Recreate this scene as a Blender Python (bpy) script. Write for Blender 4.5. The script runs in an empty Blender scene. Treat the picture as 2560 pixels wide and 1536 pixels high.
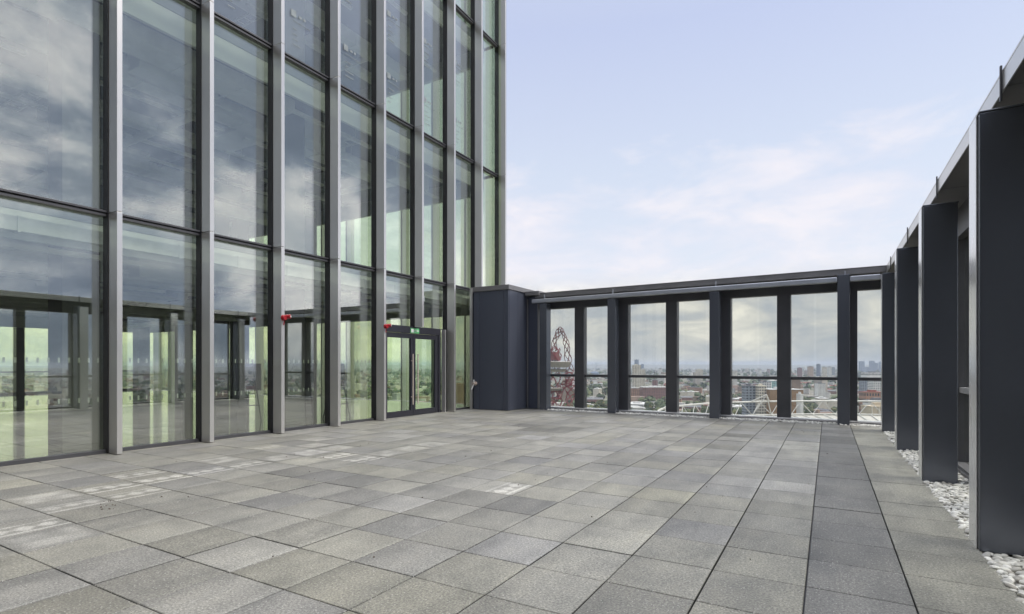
import bpy, bmesh, math, random
from mathutils import Vector, Matrix, noise as mnoise
R = math.radians
SC = bpy.context.scene
COL = SC.collection

# ------------------------------------------------------------------ camera
FPX, HZ, EYE, TH = 1360.0, 911.0, 1.5, math.atan(790 / 1360.0)
cd = bpy.data.cameras.new('camera')
cam = bpy.data.objects.new('camera', cd); COL.objects.link(cam)
cam.location = (0, 0, EYE)
cam.rotation_euler = (R(90), 0, TH)
cd.sensor_width = 36.0
cd.lens = 36.0 * FPX / 2560.0
cd.shift_y = (HZ - 768.0) / 2560.0
cd.clip_start = 0.05; cd.clip_end = 40000
SC.camera = cam

# ------------------------------------------------------------------ light, sky, exposure
SUN_EL, SUN_AZ = R(53), R(80)          # azimuth from +Y towards +X
sd = bpy.data.lights.new('sun', 'SUN'); sun = bpy.data.objects.new('sun', sd); COL.objects.link(sun)
sd.energy = 3.3; sd.angle = R(35); sd.color = (1.0, 0.95, 0.88)
sv = Vector((math.sin(SUN_AZ) * math.cos(SUN_EL), math.cos(SUN_AZ) * math.cos(SUN_EL), math.sin(SUN_EL)))
sun.rotation_euler = sv.to_track_quat('Z', 'Y').to_euler()
SC.view_settings.view_transform = 'Standard'; SC.view_settings.look = 'None'
SC.view_settings.exposure = 0.0; SC.view_settings.gamma = 1.0
SC.render.engine = 'CYCLES'
cy = SC.cycles
cy.use_denoising = True
cy.max_bounces = 10; cy.transparent_max_bounces = 24; cy.diffuse_bounces = 3; cy.glossy_bounces = 4; cy.volume_bounces = 0
cy.sample_clamp_indirect = 6.0
cy.caustics_reflective = True; cy.caustics_refractive = False


def nn(nt, t, **kw):
    n = nt.nodes.new(t)
    for k, v in kw.items():
        if k.startswith('i_'):
            key = k[2:].replace('_', ' ')
            n.inputs[int(key) if key.isdigit() else key].default_value = v
        else:
            setattr(n, k, v)
    return n


def math_n(nt, op, a, b=None, clamp=False):
    n = nt.nodes.new('ShaderNodeMath'); n.operation = op; n.use_clamp = clamp
    for i, v in enumerate((a, b)):
        if v is None: continue
        if isinstance(v, (int, float)): n.inputs[i].default_value = v
        else: nt.links.new(v, n.inputs[i])
    return n.outputs[0]


def mix_c(nt, fac, a, b, blend='MIX'):
    n = nt.nodes.new('ShaderNodeMix'); n.data_type = 'RGBA'; n.blend_type = blend
    for i, v in ((0, fac), (6, a), (7, b)):
        if isinstance(v, (int, float)): n.inputs[i].default_value = v
        elif isinstance(v, (tuple, list)): n.inputs[i].default_value = (*v[:3], 1)
        else: nt.links.new(v, n.inputs[i])
    return n.outputs[2]


def ramp(nt, src, stops):
    n = nt.nodes.new('ShaderNodeValToRGB'); e = n.color_ramp.elements
    while len(e) < len(stops): e.new(0.5)
    for k, (p, c) in enumerate(stops):
        e[k].position = p; e[k].color = (*(c if isinstance(c, (tuple, list)) else (c, c, c)), 1)
    nt.links.new(src, n.inputs[0]); return n.outputs[0]


W = bpy.data.worlds.new('World'); SC.world = W; W.use_nodes = True
nt = W.node_tree; nt.nodes.clear()
out = nn(nt, 'ShaderNodeOutputWorld'); bg = nn(nt, 'ShaderNodeBackground'); bg.inputs[1].default_value = 0.1
nt.links.new(bg.outputs[0], out.inputs[0])
sky = nn(nt, 'ShaderNodeTexSky', sky_type='NISHITA'); sky.sun_disc = False
sky.sun_elevation = SUN_EL; sky.sun_rotation = SUN_AZ; sky.altitude = 100; sky.air_density = 1.2; sky.dust_density = 2.0; sky.ozone_density = 2.5
tc = nn(nt, 'ShaderNodeTexCoord'); sx = nn(nt, 'ShaderNodeSeparateXYZ'); nt.links.new(tc.outputs['Generated'], sx.inputs[0])
zz = math_n(nt, 'MAXIMUM', sx.outputs[2], 0.0)
den = math_n(nt, 'ADD', zz, 0.16)
cb = nn(nt, 'ShaderNodeCombineXYZ')
nt.links.new(math_n(nt, 'DIVIDE', sx.outputs[0], den), cb.inputs[0]); nt.links.new(math_n(nt, 'DIVIDE', sx.outputs[1], den), cb.inputs[1])
def noise_n(nt, vec, scale, det, rough, dist=0.0, off=(0, 0, 0)):
    mp = nn(nt, 'ShaderNodeMapping'); mp.inputs['Location'].default_value = off
    nt.links.new(vec, mp.inputs[0])
    n = nn(nt, 'ShaderNodeTexNoise'); n.inputs['Scale'].default_value = scale; n.inputs['Detail'].default_value = det
    n.inputs['Roughness'].default_value = rough; n.inputs['Distortion'].default_value = dist
    nt.links.new(mp.outputs[0], n.inputs['Vector']); return n.outputs['Fac']
n1 = noise_n(nt, cb.outputs[0], 0.75, 9, 0.55, 0.25, (3.1, 1.7, 0))
st = nn(nt, 'ShaderNodeMapping'); st.inputs['Scale'].default_value = (1, 1, 2.6); nt.links.new(tc.outputs['Generated'], st.inputs[0])
st2 = nn(nt, 'ShaderNodeMapping'); st2.inputs['Scale'].default_value = (1, 1, 1.7); nt.links.new(tc.outputs['Generated'], st2.inputs[0])
n2 = noise_n(nt, st2.outputs[0], 3.6, 11, 0.58, 0.25, (2.3, 5.1, 1.2))
n3 = noise_n(nt, st.outputs[0], 8.0, 9, 0.58, 0.5, (1.3, 0.2, 0.7))
n4 = noise_n(nt, st.outputs[0], 5.0, 10, 0.6, 0.3, (4.3, 2.2, 0.1))
# open sky towards +Y; cloud thickens towards +X and in a bank along the horizon; overcast brightens to the zenith
az = math_n(nt, 'ADD', math_n(nt, 'MULTIPLY', sx.outputs[0], 0.30), math_n(nt, 'MULTIPLY', zz, -0.10))
cov = math_n(nt, 'ADD', n1, az)
def puff(ax, ay, azz, c0, c1, amt):
    v = Vector((ax, ay, azz)).normalized()
    d = nn(nt, 'ShaderNodeVectorMath', operation='DOT_PRODUCT'); nt.links.new(tc.outputs['Generated'], d.inputs[0]); d.inputs[1].default_value = v
    return math_n(nt, 'MULTIPLY', ramp(nt, d.outputs['Value'], [(c0, 0.0), (c1, 1.0)]), amt)
puffs = None
# soft cloud heads standing in the open part of the sky
for args in ((0.02, 0.95, 0.27, 0.975, 1.0, 0.32), (0.10, 0.93, 0.31, 0.985, 1.0, 0.22), (-0.47, 0.86, 0.17, 0.965, 0.998, 0.38), (-0.30, 0.93, 0.155, 0.965, 0.998, 0.35), (-0.12, 0.97, 0.14, 0.965, 0.998, 0.33)):
    p_ = puff(*args); puffs = p_ if puffs is None else math_n(nt, 'MAXIMUM', puffs, p_)
pm_ = ramp(nt, math_n(nt, 'ADD', n4, puffs), [(0.70, 0.0), (0.86, 0.42), (1.02, 0.7)])
mask = math_n(nt, 'MAXIMUM', ramp(nt, cov, [(0.52, 0.0), (0.66, 0.8), (0.80, 1.0)]), pm_)
n2s = math_n(nt, 'SUBTRACT', n2, math_n(nt, 'MULTIPLY', math_n(nt, 'MAXIMUM', math_n(nt, 'SUBTRACT', sx.outputs[2], 0.27), 0.0), 0.75))
shade = ramp(nt, n2s, [(0.38, (3.0, 3.7, 5.2)), (0.46, (4.4, 5.2, 6.9)), (0.505, (7.0, 7.7, 9.2)), (0.55, (11.0, 11.2, 12.2)), (0.63, (15.5, 15.3, 15.5))])
bank = ramp(nt, n3, [(0.36, (5.6, 6.0, 6.6)), (0.48, (7.2, 7.3, 7.3)), (0.56, (8.6, 8.5, 8.0)), (0.68, (11.0, 10.6, 9.6))])
thin = ramp(nt, n4, [(0.35, (8.3, 8.1, 9.3)), (0.6, (10.2, 9.5, 9.7))])
heavy = ramp(nt, sx.outputs[0], [(0.0, 0.0), (0.30, 0.15), (0.55, 1.0)])
low2 = ramp(nt, sx.outputs[2], [(0.0, 1.0), (0.125, 1.0), (0.17, 0.0)])
ccol = mix_c(nt, low2, mix_c(nt, heavy, thin, shade), mix_c(nt, heavy, bank, shade))
clear = ramp(nt, sx.outputs[2], [(0.0, (8.8, 9.0, 9.7)), (0.18, (8.7, 9.1, 10.0)), (0.33, (7.8, 8.5, 9.9)), (0.52, (6.5, 7.2, 9.6)), (0.75, (7.5, 8.0, 9.5)), (1.0, (18, 18, 19))])
skyc = mix_c(nt, 0.22, clear, mix_c(nt, 1.0, sky.outputs[0], (1.6, 1.5, 1.5), 'MULTIPLY'))
fin_ = mix_c(nt, math_n(nt, 'MAXIMUM', mask, low2), skyc, ccol)
west = ramp(nt, math_n(nt, 'MULTIPLY', sx.outputs[0], -1.0), [(0.56, (1, 1, 1)), (0.85, (1.7, 1.7, 1.6))])
fin_ = mix_c(nt, 1.0, fin_, west, 'MULTIPLY')
zen = ramp(nt, sx.outputs[2], [(0.66, (1, 1, 1)), (0.82, (2.0, 2.0, 2.0)), (1.0, (2.8, 2.8, 2.8))])
nt.links.new(mix_c(nt, 1.0, fin_, zen, 'MULTIPLY'), bg.inputs[0])

# ------------------------------------------------------------------ mesh helpers
class MB:
    def __init__(s): s.v = []; s.f = []; s.m = []; s.mi = 0
    def add(s, vs, fs, mi=None):
        o = len(s.v); s.v += [tuple(p) for p in vs]; s.f += [tuple(i + o for i in f) for f in fs]
        s.m += [s.mi if mi is None else mi] * len(fs); return s
    def box(s, x0, x1, y0, y1, z0, z1, mi=None, mat=None):
        x0, x1 = sorted((x0, x1)); y0, y1 = sorted((y0, y1)); z0, z1 = sorted((z0, z1))
        vs = [(x, y, z) for z in (z0, z1) for (x, y) in ((x0, y0), (x1, y0), (x1, y1), (x0, y1))]
        if mat is not None: vs = [mat @ Vector(p) for p in vs]
        return s.add(vs, [(3, 2, 1, 0), (4, 5, 6, 7), (0, 1, 5, 4), (1, 2, 6, 5), (2, 3, 7, 6), (3, 0, 4, 7)], mi)
    def tube(s, p, q, r, n=6, r2=None, mi=None, cap=True):
        p, q = Vector(p), Vector(q); d = q - p
        if d.length < 1e-6: return s
        d.normalize(); a = d.orthogonal().normalized(); b = d.cross(a); r2 = r if r2 is None else r2
        vs = []
        for c, rr in ((p, r), (q, r2)):
            for k in range(n):
                t = 2 * math.pi * k / n; vs.append(c + a * (rr * math.cos(t)) + b * (rr * math.sin(t)))
        fs = [(k, (k + 1) % n, n + (k + 1) % n, n + k) for k in range(n)]
        if cap: fs += [tuple(range(n))[::-1], tuple(range(n, 2 * n))]
        return s.add(vs, fs, mi)
    def disc(s, c, r0, r1, h, n=24, mi=None, cone=1.0):
        """drum: bottom radius r0, top radius r1"""
        c = Vector(c); vs = []
        for z, rr in ((0, r0), (h, r1)):
            for k in range(n):
                t = 2 * math.pi * k / n; vs.append(c + Vector((rr * math.cos(t), rr * math.sin(t), z)))
        fs = [(k, (k + 1) % n, n + (k + 1) % n, n + k) for k in range(n)] + [tuple(range(n))[::-1], tuple(range(n, 2 * n))]
        return s.add(vs, fs, mi)
    def build(s, name, mats, parent=None, bevel=0.0, smooth=False):
        me = bpy.data.meshes.new(name); me.from_pydata(s.v, [], s.f)
        for m in (mats if isinstance(mats, (list, tuple)) else [mats]): me.materials.append(m)
        if any(s.m): me.polygons.foreach_set('material_index', s.m)
        if smooth: me.polygons.foreach_set('use_smooth', [True] * len(me.polygons))
        me.update()
        o = bpy.data.objects.new(name, me); COL.objects.link(o)
        if parent is not None: o.parent = parent
        if bevel:
            b = o.modifiers.new('bevel', 'BEVEL'); b.width = bevel; b.segments = 2; b.limit_method = 'ANGLE'
            b.harden_normals = False
        return o


def tag(o, label=None, cat=None, group=None, kind=None):
    for k, v in (('label', label), ('category', cat), ('group', group), ('kind', kind)):
        if v: o[k] = v
    return o


def empty(name, loc=(0, 0, 0), rz=0.0, **kw):
    o = bpy.data.objects.new(name, None); COL.objects.link(o); o.location = loc; o.rotation_euler = (0, 0, rz); o.empty_display_size = 0.3
    return tag(o, **kw)


def P(px, D, z=0.0):
    """a point of the place lying D metres ahead of the viewpoint on the bearing of photo column px"""
    l = (px - 1280.0) / FPX * D
    return Vector((-D * math.sin(TH) + l * math.cos(TH), D * math.cos(TH) + l * math.sin(TH), z))


# ------------------------------------------------------------------ materials
def new_mat(name):
    m = bpy.data.materials.new(name); m.use_nodes = True; m.node_tree.nodes.clear()
    o = nn(m.node_tree, 'ShaderNodeOutputMaterial'); return m, m.node_tree, o


def paint(name, col, rough=0.5, metal=0.0, var=0.12, scale=3.0, bump=0.0, spec=0.5, stretch=(1, 1, 1), rvar=0.08):
    m, nt, o = new_mat(name)
    b = nn(nt, 'ShaderNodeBsdfPrincipled'); nt.links.new(b.outputs[0], o.inputs[0])
    t = nn(nt, 'ShaderNodeTexCoord'); mp = nn(nt, 'ShaderNodeMapping'); mp.inputs['Scale'].default_value = stretch
    nt.links.new(t.outputs['Object'], mp.inputs[0])
    n = nn(nt, 'ShaderNodeTexNoise'); n.inputs['Scale'].default_value = scale; n.inputs['Detail'].default_value = 6; n.inputs['Roughness'].default_value = 0.6
    nt.links.new(mp.outputs[0], n.inputs['Vector'])
    lo = tuple(c * (1 - var) for c in col); hi = tuple(min(1, c * (1 + var)) for c in col)
    nt.links.new(ramp(nt, n.outputs['Fac'], [(0.3, lo), (0.7, hi)]), b.inputs['Base Color'])
    nt.links.new(math_n(nt, 'ADD', math_n(nt, 'MULTIPLY', n.outputs['Fac'], 2 * rvar), rough - rvar), b.inputs['Roughness'])
    b.inputs['Metallic'].default_value = metal; b.inputs['Specular IOR Level'].default_value = spec
    if bump:
        bp = nn(nt, 'ShaderNodeBump'); bp.inputs['Strength'].default_value = bump; bp.inputs['Distance'].default_value = 0.01
        nt.links.new(n.outputs['Fac'], bp.inputs['Height']); nt.links.new(bp.outputs[0], b.inputs['Normal'])
    return m


def glass(name, tint, r0, gain=1.0, grey=1.0, wob=0.0):
    """coated clear pane: a sharp reflection over a tinted see-through body"""
    m, nt, o = new_mat(name)
    tr = nn(nt, 'ShaderNodeBsdfTransparent'); tr.inputs[0].default_value = (*tint, 1)
    gl = nn(nt, 'ShaderNodeBsdfGlossy'); gl.inputs['Roughness'].default_value = 0.0; gl.inputs[0].default_value = (grey, grey, grey, 1)
    lw = nn(nt, 'ShaderNodeLayerWeight'); lw.inputs[0].default_value = 0.5
    f = math_n(nt, 'POWER', lw.outputs['Facing'], 3.0)
    f = math_n(nt, 'ADD', math_n(nt, 'MULTIPLY', f, (1 - r0) * gain), r0, clamp=True)
    mx = nn(nt, 'ShaderNodeMixShader'); nt.links.new(f, mx.inputs[0]); nt.links.new(tr.outputs[0], mx.inputs[1]); nt.links.new(gl.outputs[0], mx.inputs[2])
    if wob:
        t = nn(nt, 'ShaderNodeTexCoord'); n = nn(nt, 'ShaderNodeTexNoise'); n.inputs['Scale'].default_value = 0.9; n.inputs['Detail'].default_value = 1.5
        nt.links.new(t.outputs['Object'], n.inputs['Vector'])
        bp = nn(nt, 'ShaderNodeBump'); bp.inputs['Strength'].default_value = wob; bp.inputs['Distance'].default_value = 0.02
        nt.links.new(n.outputs['Fac'], bp.inputs['Height']); nt.links.new(bp.outputs[0], gl.inputs['Normal'])
    nt.links.new(mx.outputs[0], o.inputs[0]); return m


M = {}
M['slate'] = paint('dark_anodised_metal', (0.135, 0.145, 0.170), 0.26, 0.6, 0.05, 0.7, stretch=(1, 1, 0.3), rvar=0.02)
M['navy'] = paint('navy_metal_cladding', (0.085, 0.095, 0.125), 0.33, 0.3, 0.02, 0.4, stretch=(1, 1, 0.3), rvar=0.0)
M['charcoal'] = paint('charcoal_metal', (0.080, 0.080, 0.086), 0.42, 0.3, 0.12, 2.0)
M['edge'] = paint('pale_aluminium_edge', (0.90, 0.90, 0.89), 0.2, 0.6, 0.03, 1.0, stretch=(1, 1, 0.4), rvar=0.01)
M['fin'] = paint('silver_grey_aluminium', (0.66, 0.645, 0.62), 0.30, 0.8, 0.03, 0.8, stretch=(1, 1, 0.3), rvar=0.01)
M['tube'] = paint('grey_blue_tube_metal', (0.42, 0.44, 0.48), 0.35, 0.5, 0.06, 2.0)
M['coping'] = paint('grey_coping_metal', (0.20, 0.195, 0.195), 0.45, 0.4, 0.10, 2.0)
M['gasket'] = paint('black_gasket', (0.012, 0.012, 0.013), 0.5, 0.0, 0.2, 6)
M['frame'] = paint('dark_door_frame_metal', (0.035, 0.035, 0.045), 0.4, 0.3, 0.1, 3)
M['steel'] = paint('brushed_steel', (0.62, 0.52, 0.45), 0.35, 0.4, 0.06, 5, stretch=(4, 4, 0.4))
M['red'] = paint('red_alarm_plastic', (0.30, 0.006, 0.012), 0.3, 0.0, 0.1, 8)
M['white'] = paint('white_plastic', (0.75, 0.75, 0.73), 0.4, 0.0, 0.05, 8)
M['green'] = paint('green_sign_face', (0.10, 0.42, 0.16), 0.4, 0.0, 0.05, 8)
M['film'] = paint('grey_film_print', (0.22, 0.25, 0.26), 0.6, 0.0, 0.2, 9)
M['dots'] = paint('frosted_film_marks', (0.55, 0.58, 0.52), 0.6, 0.0, 0.1, 9)
M['concrete'] = paint('interior_concrete', (0.15, 0.15, 0.145), 0.7, 0.0, 0.15, 1.2, bump=0.1)
M['soffit'] = paint('ceiling_soffit', (0.26, 0.28, 0.30), 0.75, 0.0, 0.15, 1.5)
M['bulk'] = paint('pale_bulkhead_board', (0.78, 0.80, 0.79), 0.7, 0.0, 0.05, 1.0)
M['duct'] = paint('galvanised_duct', (0.90, 0.91, 0.90), 0.5, 0.0, 0.15, 3.0)
M['darkduct'] = paint('dark_lagged_pipe', (0.05, 0.05, 0.05), 0.6, 0.0, 0.2, 3.0)
M['ifloor'] = paint('polished_raised_floor', (0.17, 0.17, 0.155), 0.07, 0.0, 0.15, 0.7, spec=1.0, rvar=0.03)
M['black'] = paint('black_furniture', (0.015, 0.015, 0.016), 0.5, 0.0, 0.2, 5)
M['glass'] = glass('tower_glass', (0.92, 0.955, 0.89), 0.26, 1.0, 0.95, wob=0.02)
M['rglass'] = glass('rear_tower_glass', (0.91, 0.955, 0.80), 0.05, 1.0, 0.9)
M['pglass'] = glass('parapet_glass', (0.90, 0.91, 0.89), 0.04, 0.6, 0.8)
M['dglass'] = glass('door_glass', (0.88, 0.95, 0.88), 0.06, 0.8, 0.9)


def stone_mat():
    m, nt, o = new_mat('granite_paving')
    b = nn(nt, 'ShaderNodeBsdfPrincipled'); nt.links.new(b.outputs[0], o.inputs[0])
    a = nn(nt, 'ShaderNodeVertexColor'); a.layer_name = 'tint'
    t = nn(nt, 'ShaderNodeTexCoord')
    def ns(sc, det, rough, st=(1, 1, 1)):
        mp = nn(nt, 'ShaderNodeMapping'); mp.inputs['Scale'].default_value = st; nt.links.new(t.outputs['Object'], mp.inputs[0])
        n = nn(nt, 'ShaderNodeTexNoise'); n.inputs['Scale'].default_value = sc; n.inputs['Detail'].default_value = det; n.inputs['Roughness'].default_value = rough
        nt.links.new(mp.outputs[0], n.inputs['Vector']); return n.outputs['Fac']
    big = ns(0.6, 6, 0.65); mid = ns(3.0, 8, 0.72, (1, 0.6, 1)); fine = ns(62, 4, 0.8); streak = ns(4.5, 5, 0.6, (1.6, 0.18, 1))
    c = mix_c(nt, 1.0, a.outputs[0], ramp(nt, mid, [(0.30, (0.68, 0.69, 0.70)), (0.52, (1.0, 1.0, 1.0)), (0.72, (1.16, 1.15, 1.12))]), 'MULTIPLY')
    c = mix_c(nt, 1.0, c, ramp(nt, big, [(0.3, (0.80, 0.80, 0.81)), (0.7, (1.16, 1.16, 1.14))]), 'MULTIPLY')
    c = mix_c(nt, 1.0, c, ramp(nt, streak, [(0.32, (0.93, 0.93, 0.93)), (0.5, (1.0, 1.0, 1.0)), (0.72, (1.05, 1.05, 1.05))]), 'MULTIPLY')
    c = mix_c(nt, 1.0, c, ramp(nt, fine, [(0.33, (0.42, 0.42, 0.42)), (0.5, (1.0, 1.0, 1.0)), (0.66, (1.75, 1.75, 1.70))]), 'MULTIPLY')
    vo = nn(nt, 'ShaderNodeTexVoronoi'); vo.inputs['Scale'].default_value = 62; nt.links.new(t.outputs['Object'], vo.inputs['Vector'])
    sp = ramp(nt, vo.outputs['Distance'], [(0.0, 1.0), (0.20, 1.0), (0.30, 0.0)])
    cs = nn(nt, 'ShaderNodeSeparateColor'); nt.links.new(vo.outputs['Color'], cs.inputs[0])
    sp = math_n(nt, 'MULTIPLY', sp, ramp(nt, cs.outputs[0], [(0.74, 0.0), (0.80, 0.6)]))
    c = mix_c(nt, sp, c, (0.50, 0.49, 0.46))
    nt.links.new(c, b.inputs['Base Color'])
    nt.links.new(math_n(nt, 'ADD', math_n(nt, 'MULTIPLY', mid, 0.25), 0.45), b.inputs['Roughness'])
    bp = nn(nt, 'ShaderNodeBump'); bp.inputs['Strength'].default_value = 0.35; bp.inputs['Distance'].default_value = 0.002
    nt.links.new(fine, bp.inputs['Height']); nt.links.new(bp.outputs[0], b.inputs['Normal'])
    return m
M['stone'] = stone_mat()


def island_mat(name, stops, rough=0.85, noise_sc=0.0, win=None):
    """colour chosen per loose piece of the mesh; optional window grid by height and length"""
    m, nt, o = new_mat(name)
    b = nn(nt, 'ShaderNodeBsdfPrincipled'); nt.links.new(b.outputs[0], o.inputs[0]); b.inputs['Roughness'].default_value = rough
    g = nn(nt, 'ShaderNodeNewGeometry')
    c = ramp(nt, g.outputs['Random Per Island'], stops)
    if noise_sc:
        t = nn(nt, 'ShaderNodeTexCoord'); n = nn(nt, 'ShaderNodeTexNoise'); n.inputs['Scale'].default_value = noise_sc; n.inputs['Detail'].default_value = 5
        nt.links.new(t.outputs['Object'], n.inputs['Vector'])
        c = mix_c(nt, 1.0, c, ramp(nt, n.outputs['Fac'], [(0.3, (0.6, 0.6, 0.6)), (0.7, (1.3, 1.3, 1.25))]), 'MULTIPLY')
    nt.links.new(c, b.inputs['Base Color']); return m


M['leaf'] = island_mat('leaf_clumps', [(0.0, (0.035, 0.055, 0.022)), (0.35, (0.055, 0.085, 0.03)), (0.7, (0.085, 0.11, 0.04)), (0.92, (0.12, 0.12, 0.045)), (1.0, (0.16, 0.13, 0.04))], 0.8)
M['bark'] = paint('bark', (0.08, 0.06, 0.045), 0.9, 0, 0.3, 2)
M['city'] = island_mat('mixed_city_walls', [(0.0, (0.20, 0.10, 0.075)), (0.16, (0.30, 0.22, 0.17)), (0.34, (0.36, 0.34, 0.31)), (0.5, (0.55, 0.53, 0.49)), (0.66, (0.24, 0.25, 0.27)), (0.8, (0.62, 0.60, 0.57)), (1.0, (0.28, 0.16, 0.11))], 0.8, 0.05)
M['pebble'] = island_mat('white_pebbles', [(0.0, (0.30, 0.285, 0.26)), (0.12, (0.50, 0.49, 0.46)), (0.6, (0.64, 0.63, 0.60)), (1.0, (0.76, 0.75, 0.72))], 0.55, 12.0)
M['pebblebed'] = paint('pebble_bed', (0.40, 0.39, 0.37), 0.9, 0, 0.3, 30)
M['lattice'] = paint('red_steel', (0.22, 0.035, 0.045), 0.5, 0.1, 0.25, 0.15)
M['latticegrey'] = paint('red_brown_steel', (0.15, 0.055, 0.05), 0.5, 0.1, 0.25, 0.2)
M['deckgrey'] = paint('pale_deck_cladding', (0.42, 0.39, 0.34), 0.5, 0.2, 0.15, 0.2)
M['wsteel'] = paint('white_painted_steel', (0.52, 0.51, 0.47), 0.5, 0, 0.06, 0.3)
M['membrane'] = paint('roof_membrane', (0.46, 0.44, 0.39), 0.7, 0, 0.1, 0.05)
M['seats'] = paint('beige_stands', (0.34, 0.30, 0.24), 0.8, 0, 0.3, 0.15)
M['darkstand'] = paint('dark_stand_opening', (0.05, 0.05, 0.055), 0.8, 0, 0.3, 0.1)
M['road'] = paint('asphalt_road', (0.10, 0.10, 0.105), 0.85, 0, 0.15, 0.1)
M['yellow'] = paint('yellow_line_paint', (0.55, 0.38, 0.06), 0.7, 0, 0.1, 0.3)
M['winglass'] = paint('dark_window_glass', (0.045, 0.055, 0.07), 0.2, 0, 0.25, 0.2, spec=0.7)
def pm(name, c, v=0.12): 
    M[name] = paint(name, c, 0.75, 0, v, 0.12); return M[name]
pm('brick_red', (0.23, 0.10, 0.085)); pm('brick_orange', (0.36, 0.20, 0.13)); pm('cream_render', (0.62, 0.57, 0.47)); pm('white_render', (0.68, 0.67, 0.64))
pm('grey_blue_cladding', (0.24, 0.27, 0.31)); pm('brown_cladding', (0.25, 0.15, 0.075)); pm('tan_render', (0.45, 0.31, 0.20)); pm('teal_cladding', (0.30, 0.48, 0.47))
pm('blue_glass_tower', (0.10, 0.14, 0.21)); pm('slate_roof', (0.16, 0.16, 0.17)); pm('pale_roof', (0.56, 0.55, 0.53)); pm('red_tile', (0.26, 0.075, 0.055)); pm('beige_ribs', (0.52, 0.44, 0.33))
pm('earth', (0.22, 0.13, 0.085), 0.3); pm('pale_concrete', (0.46, 0.45, 0.43))
def ground_mat():
    m, nt, o = new_mat('city_ground')
    b = nn(nt, 'ShaderNodeBsdfPrincipled'); nt.links.new(b.outputs[0], o.inputs[0]); b.inputs['Roughness'].default_value = 0.95
    t = nn(nt, 'ShaderNodeTexCoord')
    def ns(sc):
        n = nn(nt, 'ShaderNodeTexNoise'); n.inputs['Scale'].default_value = sc; n.inputs['Detail'].default_value = 7; n.inputs['Roughness'].default_value = 0.65
        nt.links.new(t.outputs['Object'], n.inputs['Vector']); return n.outputs['Fac']
    c = ramp(nt, ns(0.012), [(0.30, (0.06, 0.075, 0.035)), (0.45, (0.11, 0.12, 0.06)), (0.55, (0.22, 0.20, 0.17)), (0.68, (0.17, 0.17, 0.165))])
    c = mix_c(nt, 1.0, c, ramp(nt, ns(0.06), [(0.3, (0.6, 0.6, 0.6)), (0.7, (1.35, 1.3, 1.25))]), 'MULTIPLY')
    nt.links.new(c, b.inputs['Base Color']); return m
M['ground'] = ground_mat()

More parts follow.
